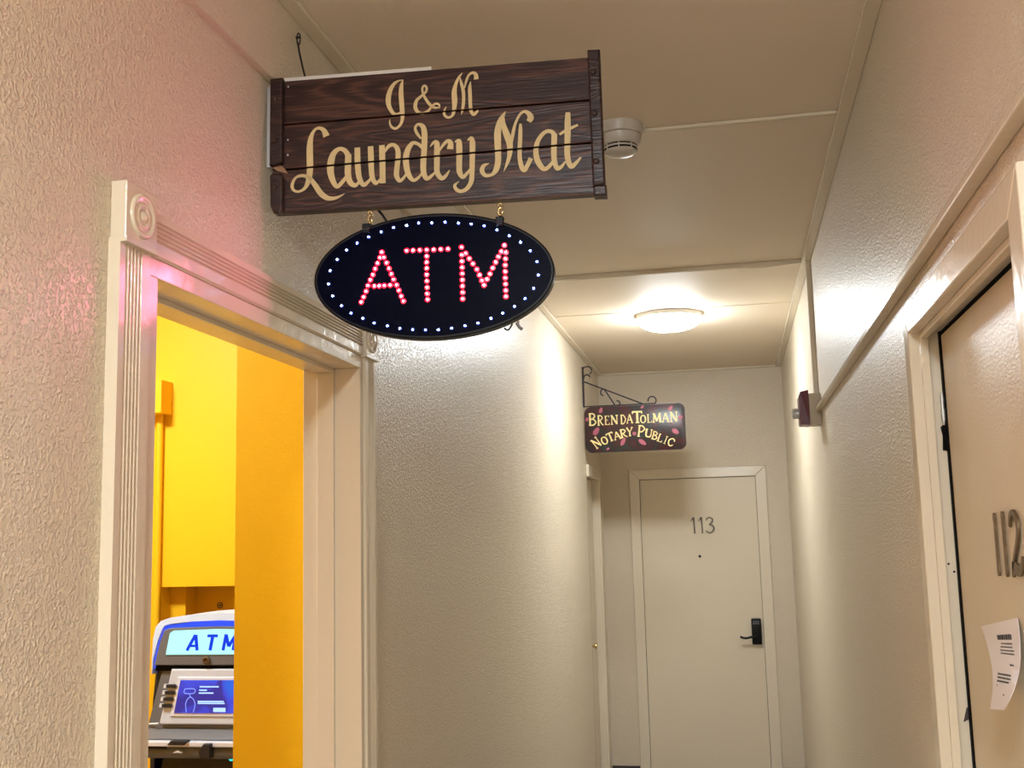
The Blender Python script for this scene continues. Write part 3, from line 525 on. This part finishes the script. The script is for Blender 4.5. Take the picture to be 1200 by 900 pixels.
for k in range(8):
    h = k * math.pi / 4; d = Vector((math.cos(h), math.sin(h), 0)); s_ = Vector((-math.sin(h), math.cos(h), 0)); c = Vector((cx, cy, CZ))
    m.hexa([c + d * r_ + s_ * w - Vector((0, 0, z)) for z in (.076, .059) for r_, w in ((.045, -.0015), (.0490, -.0015), (.0490, .0015), (.045, .0015))])
obj('vent_ring', m, M['detector'], t, 40)
m = MB(); m.lathe((cx, cy, CZ), (0, 0, -1), [(.040, .073), (.046, .0735), (.0455, .077), (.040, .082), (.026, .0865), (0, .088)], 40); obj('cap', m, M['detector'], t, 60)

# ---------------------------------------------------------------- raceway and fire strobe
t = thing('wire_raceway', 'cream painted wire raceway crossing the ceiling and running along the right wall to the strobe', 'raceway', (XR, 4.72, .48))
obj('ceiling_run', bar((-.875, 4.735, CZ - .020), (.339, 4.753, CZ)), M['trim'], t)
obj('vertical_run', bar((.356, 4.735, .5685), (XR, 4.754, CZ - .013)), M['trim'], t)
obj('wall_run', bar((.353, YB, .492), (XR, 4.665, .508)), M['trim'], t)
m = MB(); n_ = 24; P = []
for k in range(n_ + 1):
    s_ = k / n_; x = .02 + .30 * s_; P.append((x, 4.728, CZ - .019 + .004 - .010 * math.sin(math.pi * s_) ** 2))
for k in range(n_): 
    a, b = P[k], P[k + 1]; m.hexa([(a[0], a[1], a[2] - .004), (b[0], b[1], b[2] - .004), (b[0], b[1] + .001, b[2] - .004), (a[0], a[1] + .001, a[2] - .004), (a[0], a[1], a[2] + .003), (b[0], b[1], b[2] + .003), (b[0], b[1] + .001, b[2] + .003), (a[0], a[1] + .001, a[2] + .003)])
obj('peeling_strip', m, M['trim'], t, label='loose strip sagging off the ceiling run')
t = thing('fire_strobe', 'dark red fire alarm strobe on a cream box on the right wall', 'alarm', (XR, 4.72, .438))
m = MB(); m.box((.3285, 4.67, .438), (XR, 4.775, .568), .003); obj('back_box', m, M['beige_plastic'], t, label='cream painted back box')
m = MB(); m.prism([(.3285, 4.665, .436), (.291, 4.672, .440), (.289, 4.672, .455), (.289, 4.672, .556), (.297, 4.672, .577), (.3285, 4.665, .582)], (0, .110, 0), .003); obj('red_housing', m, M['red_plastic'], t)
m = MB(); m.lathe((.289, 4.715, .490), (-1, 0, 0), [(.022, 0), (.022, .022), (.020, .027), (.012, .029), (0, .0295)], 24); m.lathe((.289, 4.715, .490), (-1, 0, 0), [(.024, 0), (.024, .004), (.021, .004)], 24); obj('flash_lens', m, M['lens'], t, 40, label='clear grey flash lens')

# ---------------------------------------------------------------- notary sign and bracket
NY = 6.93
FN = (Vector((0, NY, 0)), Vector((1, 0, 0)), Vector((0, 0, 1)), Vector((0, -1, 0)))
def npx(x, y): 
    px, py = 675 + x / 8.889, 465 + y / 8.889
    return (-.912 + (px - 683) * .00541, .8235 - (py - (477 - (px - 683) * .0427)) * .0054)
t = thing('notary_sign', 'dark painted notary sign with yellow lettering hung from the iron bracket', 'sign', (-.59, NY, .530))
x0, x1, z0, z1, r = -.903, -.268, .530, .823, .042
P = []
for cxx, czz, a0 in ((x1 - r, z1 - r, 0), (x0 + r, z1 - r, 90), (x0 + r, z0 + r, 180), (x1 - r, z0 + r, 270)):
    for k in range(7): h = math.radians(a0 + k * 15); P.append((cxx + r * math.cos(h), NY, czz + r * math.sin(h)))
m = MB(); m.prism([(a, b + .018, c) for a, b, c in P], (0, -.018, 0), .003); obj('board', m, M['notary'], t, 40)
GL = {
'B': [('s', (.2, 0), (.2, 1)), ('c', (.05, .96), (.55, .97), (.8, .76), (.5, .54), (.25, .53)), ('c', (.25, .53), (.62, .5), (.92, .27), (.6, .04), (.05, .04))],
'R': [('s', (.2, 0), (.2, 1)), ('c', (.05, .96), (.55, .97), (.82, .74), (.5, .52), (.25, .5)), ('t', (.42, .5), (.68, .2), (.98, .02)), ('f', (.04, .03), (.4, .03))],
'E': [('s', (.2, 0), (.2, 1)), ('f', (.05, .96), (.9, .96)), ('f', (.2, .52), (.7, .52)), ('f', (.05, .04), (.95, .04)), ('f', (.88, .8), (.88, .98)), ('f', (.93, .02), (.93, .22))],
'N': [('f', (.16, .02), (.16, .97)), ('s', (.14, .97), (.86, .03)), ('f', (.86, .03), (.86, .97)), ('f', (.02, .03), (.32, .03)), ('f', (.0, .97), (.22, .97)), ('f', (.7, .97), (1, .97))],
'D': [('s', (.2, 0), (.2, 1)), ('c', (.05, .96), (.55, .96), (.93, .5), (.55, .04), (.05, .04))],
'A': [('f', (.06, .03), (.48, .98)), ('s', (.48, .98), (.9, .03)), ('f', (.24, .36), (.72, .36)), ('f', (-.04, .03), (.24, .03)), ('f', (.72, .03), (1.04, .03))],
'T': [('s', (.5, 0), (.5, .97)), ('t', (.0, .95), (1, .95)), ('f', (.3, .03), (.7, .03)), ('f', (.03, .78), (.03, .96)), ('f', (.97, .78), (.97, .96))],
'O': [('o',)],
'L': [('s', (.25, 0), (.25, 1)), ('f', (.06, .96), (.46, .96)), ('f', (.06, .04), (.95, .04)), ('f', (.93, .02), (.93, .26))],
'M': [('f', (.12, .02), (.18, .97)), ('s', (.18, .97), (.5, .12)), ('f', (.5, .12), (.82, .97)), ('s', (.82, .97), (.88, .02)), ('f', (0, .03), (.26, .03)), ('f', (.74, .03), (1.02, .03)), ('f', (.04, .97), (.2, .97)), ('f', (.8, .97), (.98, .97))],
'Y': [('s', (.08, .97), (.5, .45)), ('f', (.94, .97), (.5, .45)), ('s', (.5, .48), (.5, 0)), ('f', (-.04, .97), (.26, .97)), ('f', (.76, .97), (1.04, .97)), ('f', (.32, .03), (.68, .03))],
'P': [('s', (.22, 0), (.22, 1)), ('c', (.06, .96), (.6, .97), (.92, .72), (.6, .46), (.24, .45)), ('f', (.04, .03), (.42, .03))],
'U': [('s', (.18, .97), (.18, .3)), ('c', (.18, .34), (.24, .1), (.5, .02), (.76, .1), (.84, .34)), ('f', (.84, .3), (.84, .97)), ('f', (.02, .97), (.34, .97)), ('f', (.7, .97), (.98, .97))],
'I': [('s', (.5, 0), (.5, 1)), ('f', (.1, .97), (.9, .97)), ('f', (.1, .03), (.9, .03))],
'C': [('c', (.92, .72), (.8, .92), (.5, .97), (.16, .72), (.12, .4), (.36, .06), (.7, .03), (.92, .24)), ('f', (.93, .68), (.93, .95))],
}
def glyph(ch, c, w, h, rot, fr, material, parent, name='painted_letter', wt=1.0, shear=0.0, lift=.0005):
    """letter centred at c (u, v), w x h, turned by rot"""
    m = MB(); cr, sr = math.cos(rot), math.sin(rot); q = min(w, h)
    def T(a, b): x, y = (a - .5) * w + shear * (b - .5) * h, (b - .5) * h; return (c[0] + x * cr - y * sr, c[1] + x * sr + y * cr)
    for i, s_ in enumerate(GL[ch]):
        lf_ = lift + .0001 * i
        if s_[0] == 'o':
            P = [T(.5 + .40 * math.cos(k), .5 + .46 * math.sin(k)) + (q * wt * (.13 + .09 * abs(math.cos(k))),) for k in [math.pi / 2 + j * math.pi / 8 for j in range(17)]]
        else:
            wd = {'s': .22, 'c': .17, 't': .17, 'f': .12}[s_[0]] * q * wt; P = [T(*p_) + (wd,) for p_ in s_[1:]]
        m.ribbon(fr, P, .0008, 5, lf_)
    return obj(name, m, M[material], parent)
for ch, xa, xb, ya, yb in (('B', 125, 212, 170, 302), ('R', 218, 285, 192, 302), ('E', 295, 350, 195, 295), ('N', 358, 437, 190, 290), ('D', 460, 520, 188, 285), ('A', 525, 592, 180, 279), ('T', 585, 690, 148, 276),
                           ('O', 665, 730, 190, 277), ('L', 735, 790, 180, 273), ('M', 793, 886, 170, 270), ('A', 893, 966, 165, 268), ('N', 972, 1055, 155, 266)):
    a = npx(xa, yb); b = npx(xb, ya); glyph(ch, ((a[0] + b[0]) / 2, (a[1] + b[1]) / 2), abs(b[0] - a[0]) * .97, abs(b[1] - a[1]), .0, FN, 'pale_gold', t)
for ch, x, y, w, h, rot in (('N', 200, 482, 78, 112, 36), ('O', 287, 458, 70, 84, 27), ('T', 350, 420, 72, 92, 21), ('A', 420, 405, 72, 84, 14), ('R', 488, 384, 72, 88, 9), ('Y', 553, 366, 66, 92, 3),
                           ('P', 672, 360, 76, 118, -8), ('U', 748, 380, 78, 82, -12), ('B', 812, 405, 60, 84, -18), ('L', 866, 430, 58, 84, -22), ('I', 921, 452, 34, 84, -25), ('C', 975, 472, 66, 80, -28)):
    glyph(ch, npx(x, y), w / 8.889 * .00541, h / 8.889 * .0054, math.radians(rot), FN, 'pale_gold', t)
for x, y, l, w, rot in ((260, 140, 62, 38, 70), (205, 360, 95, 55, 55), (480, 470, 90, 42, 60), (680, 474, 92, 46, -35), (1025, 362, 80, 48, -35), (985, 120, 62, 36, 50), (1080, 215, 50, 40, 40), (695, 105, 44, 24, 40), (112, 235, 46, 34, 60), (320, 545, 36, 24, 30), (602, 385, 44, 40, 10)):
    c = npx(x, y); l *= .0006; w *= .0006; h = math.radians(rot); m = MB()
    m.ribbon(FN, [(c[0] + math.cos(h) * l * k * .5, c[1] + math.sin(h) * l * k * .5, w * q) for k, q in ((-1, .25), (-.7, .75), (-.2, 1), (.3, .9), (.75, .6), (1, .15))], .0005, 4, .0002)
    obj('painted_petal', m, M['pink'], t)
t = thing('sign_bracket', 'dark scrolled iron wall bracket holding the notary sign', 'bracket', (-.905, NY, .82))
m = MB(); m.box((-.910, NY - .008, .823), (-.899, NY + .014, 1.085), .002); obj('wall_strap', m, M['iron'], t)
def rod(name, pts, r=.0042, lab=None): 
    m = MB(); m.tube([(a, NY + .004, b) for a, b in pts], r, 8); return obj(name, m, M['iron'], t, 60, lab)
def arc(cx_, cz_, r_, a0, a1, n=10): return [(cx_ + r_ * math.cos(math.radians(a0 + (a1 - a0) * k / n)), cz_ + r_ * math.sin(math.radians(a0 + (a1 - a0) * k / n))) for k in range(n + 1)]
rod('diagonal_rod', [(-.902, .990), (-.53, .828)])
rod('brace_rod', [(-.768, .930), (-.705, .826)])
rod('bottom_rod', [(-.902, .8275), (-.45, .8275)], .0035)
rod('scroll', [(-.903, 1.072), (-.893, 1.084)] + arc(-.874, 1.060, .026, 110, -60))
rod('scroll', [(-.902, 1.000), (-.898, 1.018)] + arc(-.880, 1.012, .021, 140, 10))
rod('scroll', arc(-.773, .914, .022, 80, 260))
rod('scroll', arc(-.692, .838, .018, -70, 100))
rod('scroll', arc(-.470, .846, .026, 190, -45))

# ---------------------------------------------------------------- paper notice on door 112
L_ = [(.4157, 2.0826, -.1717), (.4097, 2.0169, -.196), (.3957, 1.9263, -.2207), (.3797, 1.8521, -.2443), (.3657, 1.8144, -.2719)]
R_ = [(.4157, 1.8152, -.1374), (.4057, 1.771, -.1748), (.3877, 1.7096, -.2019), (.3657, 1.657, -.2242), (.3557, 1.6767, -.2523)]
def cat(P, s_):
    k = min(int(s_), len(P) - 2); f = s_ - k; p0, p1, p2, p3 = [Vector(P[i]) for i in (max(k - 1, 0), k, k + 1, min(k + 2, len(P) - 1))]
    return .5 * (2 * p1 + (p2 - p0) * f + (2 * p0 - 5 * p1 + 4 * p2 - p3) * f * f + (p3 - p0 + 3 * (p1 - p2)) * f ** 3)
def paper_pt(a, b, lift=0.0): return cat(L_, b * 4).lerp(cat(R_, b * 4), a) + Vector((-.0012 - lift, 0, 0))
m = MB(); nb, na = 20, 4
g = [[[m.bm.verts.new(paper_pt(a / na, b / nb) + Vector((-.0008 * s_, 0, 0))) for s_ in (0, 1)] for a in range(na + 1)] for b in range(nb + 1)]
for b in range(nb):
    for a in range(na):
        for s_ in (0, 1): m.face([g[b][a][s_], g[b][a + 1][s_], g[b + 1][a + 1][s_], g[b + 1][a][s_]])
for b in range(nb):
    for a in (0, na): m.face([g[b][a][0], g[b][a][1], g[b + 1][a][1], g[b + 1][a][0]])
for a in range(na):
    for b in (0, nb): m.face([g[b][a][0], g[b][a][1], g[b][a + 1][1], g[b][a + 1][0]])
pn = obj('paper_notice', m, M['paper'], None, 60); tag(pn, 'curling white printed notice taped to door 112 under the numerals', 'notice')
m = MB()
def print_run(a0, a1, b0, b1, gap=.25, word=.03):
    a = a0
    while a < a1:
        e = min(a + word * random.uniform(.6, 1.5), a1); q = [paper_pt(x, y, .0012) for x, y in ((a, b0), (e, b0), (e, b1), (a, b1))]
        m.face([m.bm.verts.new(p_) for p_ in q]); a = e + word * gap
print_run(.40, .80, .150, .196, .1, .06)
for b0, a0, a1 in ((.226, .48, .80), (.262, .45, .80), (.300, .42, .84), (.334, .42, .84)): print_run(a0, a1, b0, b0 + .015)
print_run(.70, .83, .452, .472)
for b0, a0, a1 in ((.570, .25, .76), (.612, .24, .78), (.655, .22, .74)): print_run(a0, a1, b0, b0 + .022, .15, .05)
print_run(.21, .25, .71, .728); print_run(.62, .68, .80, .82)
obj('printed_text', m, M['ink'], pn, kind='stuff', label='blocks of small dark print')

# ---------------------------------------------------------------- laundry room: conduit and cash machine
t = thing('electrical_conduit', 'yellow painted conduit and junction box on the laundry room wall', 'conduit', (-2.106, 3.78, FZ))
m = MB(); m.tube([(-2.108, 3.785, FZ), (-2.108, 3.785, .50)], .0135, 12); obj('pipe', m, M['yellow'], t, 60)
m = MB(); m.box((-2.20, 3.715, .497), (-2.066, 3.80, .622), .003); obj('junction_box', m, M['yellow'], t)
AX, AY = -1.6425, 3.35
def ax(px): return AX + (px - 257) * .00298
def az(py): return -.303 - (py - 752) * .00269
def both(P): return P + [(514 - a, b) for a, b in P[::-1] if abs(a - 257) > .01]
t = thing('cash_machine', 'grey cash machine with lit ATM topper in the yellow laundry room', 'cash machine', (AX, AY + .2, FZ))
def plate(name, P, y0, y1, material, bev=0.0, parent=None, label=None):
    m = MB(); m.prism([(ax(a), y1, az(b)) for a, b in P], (0, y0 - y1, 0), bev); return obj(name, m, M[material], parent or t, None, label)
outer = both([(178, 790), (178, 772), (179, 748), (182, 734), (188, 727), (198, 723.5), (222, 720), (257, 718)])
inner = both([(178.6, 790), (179.4, 772), (184, 752), (189, 738), (192, 732.5), (200, 730.5), (222, 728.2), (257, 727)])
m = MB(); n_ = len(outer)
rings = [[m.bm.verts.new((ax(a), y, az(b))) for a, b in P] for P, y in ((outer, AY + .20), (outer, AY + .004), (outer, AY), (inner, AY), (inner, AY + .09))]
for A_, B_ in zip(rings, rings[1:]):
    for k in range(n_ - 1): m.face([A_[k], A_[k + 1], B_[k + 1], B_[k]])
obj('topper_hood', m, M['atm_hood'], t, 50, 'pale blue white hood over the topper')
plate('backlight', both([(178.6, 783), (179.4, 772), (185, 752), (190, 738), (193, 733), (222, 728.5), (257, 727.5)]), AY + .012, AY + .03, 'atm_glow', label='glowing blue light behind the topper')
plate('shadow_gap', both([(184, 777), (182.5, 786)]), AY - .002, AY + .03, 'dark_gap')
dh = plate('display_housing', both([(183, 779), (190, 750), (194, 738), (200, 735.5), (257, 734)]), AY - .012, AY + .04, 'atm_grey', .003)
pn_ = plate('lit_display', both([(197, 766.5), (198, 761), (201.5, 741), (206, 738.2), (257, 736.8)]), AY - .015, AY, 'atm_panel', .001, dh, 'lit cyan display panel')
FA = (Vector((0, AY - .015, 0)), Vector((1, 0, 0)), Vector((0, 0, 1)), Vector((0, -1, 0)))
def bold(name, strokes):
    m = MB()
    for i, s_ in enumerate(strokes): m.ribbon(FA, [(ax(a), az(b), w * .00285) for a, b, w in s_], .0012, 4, .0003 + i * .0001)
    obj(name, m, M['atm_letter'], dh)
bold('letter', [[(222, 761.5, 3.4), (231.8, 743.5, 3.6)], [(232.2, 743.2, 4), (234, 761.5, 3.6)], [(226, 756.2, 2.6), (233, 756.2, 2.6)]])
bold('letter', [[(245.8, 744.6, 3.2), (257.8, 744.6, 3.2)], [(252, 745, 3.8), (249, 761.5, 3.8)]])
bold('letter', [[(264, 761.5, 3.6), (267.5, 743, 3.6)], [(267.5, 743.2, 3.6), (270.5, 757, 3.6)], [(270.5, 757, 3.6), (279, 743.2, 3.6)], [(279, 743, 3.6), (275.5, 761.5, 3.6)]])
m = MB(); m.lathe((ax(245), AY - .014, az(773)), (0, -1, 0), [(.0125, 0), (.0125, .006), (.008, .008), (.007, .004), (0, .004)], 20); obj('topper_lock', m, M['old_brass'], dh, 50)
cab = plate('cabinet', both([(178.5, 772), (174, 820), (172, 866), (172, 1270)]), AY + .035, AY + .445, 'atm_dark')
fp = plate('front_panel', both([(190, 784), (174, 852), (173, 862)]), AY + .004, AY + .06, 'atm_grey', .003)
bz = plate('screen_bezel', both([(203.5, 783.5), (190.5, 846), (192, 847.5)]) , AY - .012, AY + .01, 'atm_silver', .004, fp, 'silver screen bezel')
plate('bezel_rim', both([(212, 792.5), (203.5, 838)]), AY - .016, AY, 'atm_chrome', .003, fp)
sc = plate('screen', both([(215.5, 796), (208.5, 834)]), AY - .018, AY, 'screen', 0, fp, 'blue lit screen with pale text')
m = MB(); F_ = (Vector((0, AY - .0182, 0)), FA[1], FA[2], FA[3])
for x, y, w in ((238, 803.5, 22), (237.5, 807.5, 9), (237, 810.8, 17), (236, 820.5, 30), (236, 822.6, 31)): m.ribbon(F_, [(ax(x), az(y), .0042), (ax(x + w), az(y), .0042)], .0004, 1)
m.ribbon(F_, [(ax(254), az(830), .013), (ax(268), az(830), .013)], .0004, 1)
obj('screen_text', m, M['screen_line'], fp, kind='stuff')
m = MB()
for P in ([(221, 806), (232, 806), (231.5, 811), (220.5, 811), (221, 806)], [(226, 811), (227, 815), (224, 818), (222, 824), (223, 833)], [(227, 815), (231, 818), (233, 824), (231, 833)]): m.ribbon(F_, [(ax(a), az(b), .0026) for a, b in P], .0003, 3)
obj('screen_figure', m, M['screen_dim'], fp)
me = None
for sg in (1, -1):
    for px, py in ((205.5, 803), (204, 810.5), (202.3, 818), (200.8, 825.5)):
        P = [(-6.5, -2), (3.5, -2.2), (6.5, 0), (3.5, 2.2), (-6.5, 2)]
        q = [(px + a, py + b) if sg > 0 else (514 - px - a, py + b) for a, b in P]
        k_ = plate('function_key', q, AY - .020, AY - .010, 'atm_dark', .001, fp)
        c_ = [(px - 9.5, py - 2.4), (px - 5, py - 2.6), (px - 5, py + 2.2), (px - 10.5, py + 2.2)]
        plate('key_light', [(a, b) if sg > 0 else (514 - a, b) for a, b in c_], AY - .015, AY - .010, 'atm_chrome', 0, fp)
m = MB(); m.hexa([(ax(177), AY - .05, az(862)), (ax(337), AY - .05, az(862)), (ax(337), AY + .05, az(862)), (ax(177), AY + .05, az(862)), (ax(177), AY + .0, az(852.5)), (ax(337), AY + .0, az(852.5)), (ax(337), AY + .05, az(852.5)), (ax(177), AY + .05, az(852.5))], .002)
obj('chin', m, M['atm_grey'], t)
m = MB(); m.tube([(ax(177), AY + .0, az(848)), (ax(190), AY - .014, az(846.5))], .0035, 8); obj('corner_trim', m, M['atm_chrome'], t, 50)
m = MB(); m.box((ax(176.5), AY - .075, az(869)), (ax(337.5), AY + .05, az(863)), .003); obj('shelf_edge', m, M['atm_chrome'], t, label='bright chrome shelf edge')
m = MB(); m.tube([(ax(177), AY - .045, az(876)), (ax(337), AY - .045, az(876))], .021, 16); obj('roll_bar', m, M['atm_grey'], t, 50)
m = MB(); m.box((ax(177), AY - .074, az(870.8)), (ax(209), AY - .05, az(869.2))); obj('slot', m, M['dark_gap'], t)
plate('receipt_slot', [(213, 866.5), (217, 861.5), (236, 861.5), (232, 866.5)], AY - .085, AY - .06, 'atm_dark', .002)
plate('receipt_lip', [(218, 875.5), (229, 875.5), (224, 872.5)], AY - .078, AY - .05, 'atm_chrome', .001)
plate('card_reader', [(250, 872), (256, 864), (263, 864), (263, 880), (252, 880)], AY - .095, AY - .04, 'atm_dark', .003)
plate('side_label', [(176.5, 882), (191, 882), (186.5, 905), (176.5, 905)], AY + .036, AY + .05, 'atm_grey', .001)
plate('label_face', [(177, 884.5), (188.5, 884.5), (184.5, 904), (177, 904)], AY + .034, AY + .05, 'face')
m = MB(); m.lathe((ax(266.5), AY + .05, az(889)), (0, -1, 0), [(.010, 0), (.010, .012), (.007, .017), (0, .019)], 16); obj('indicator_lamp', m, M['teal_lamp'], t, 50)
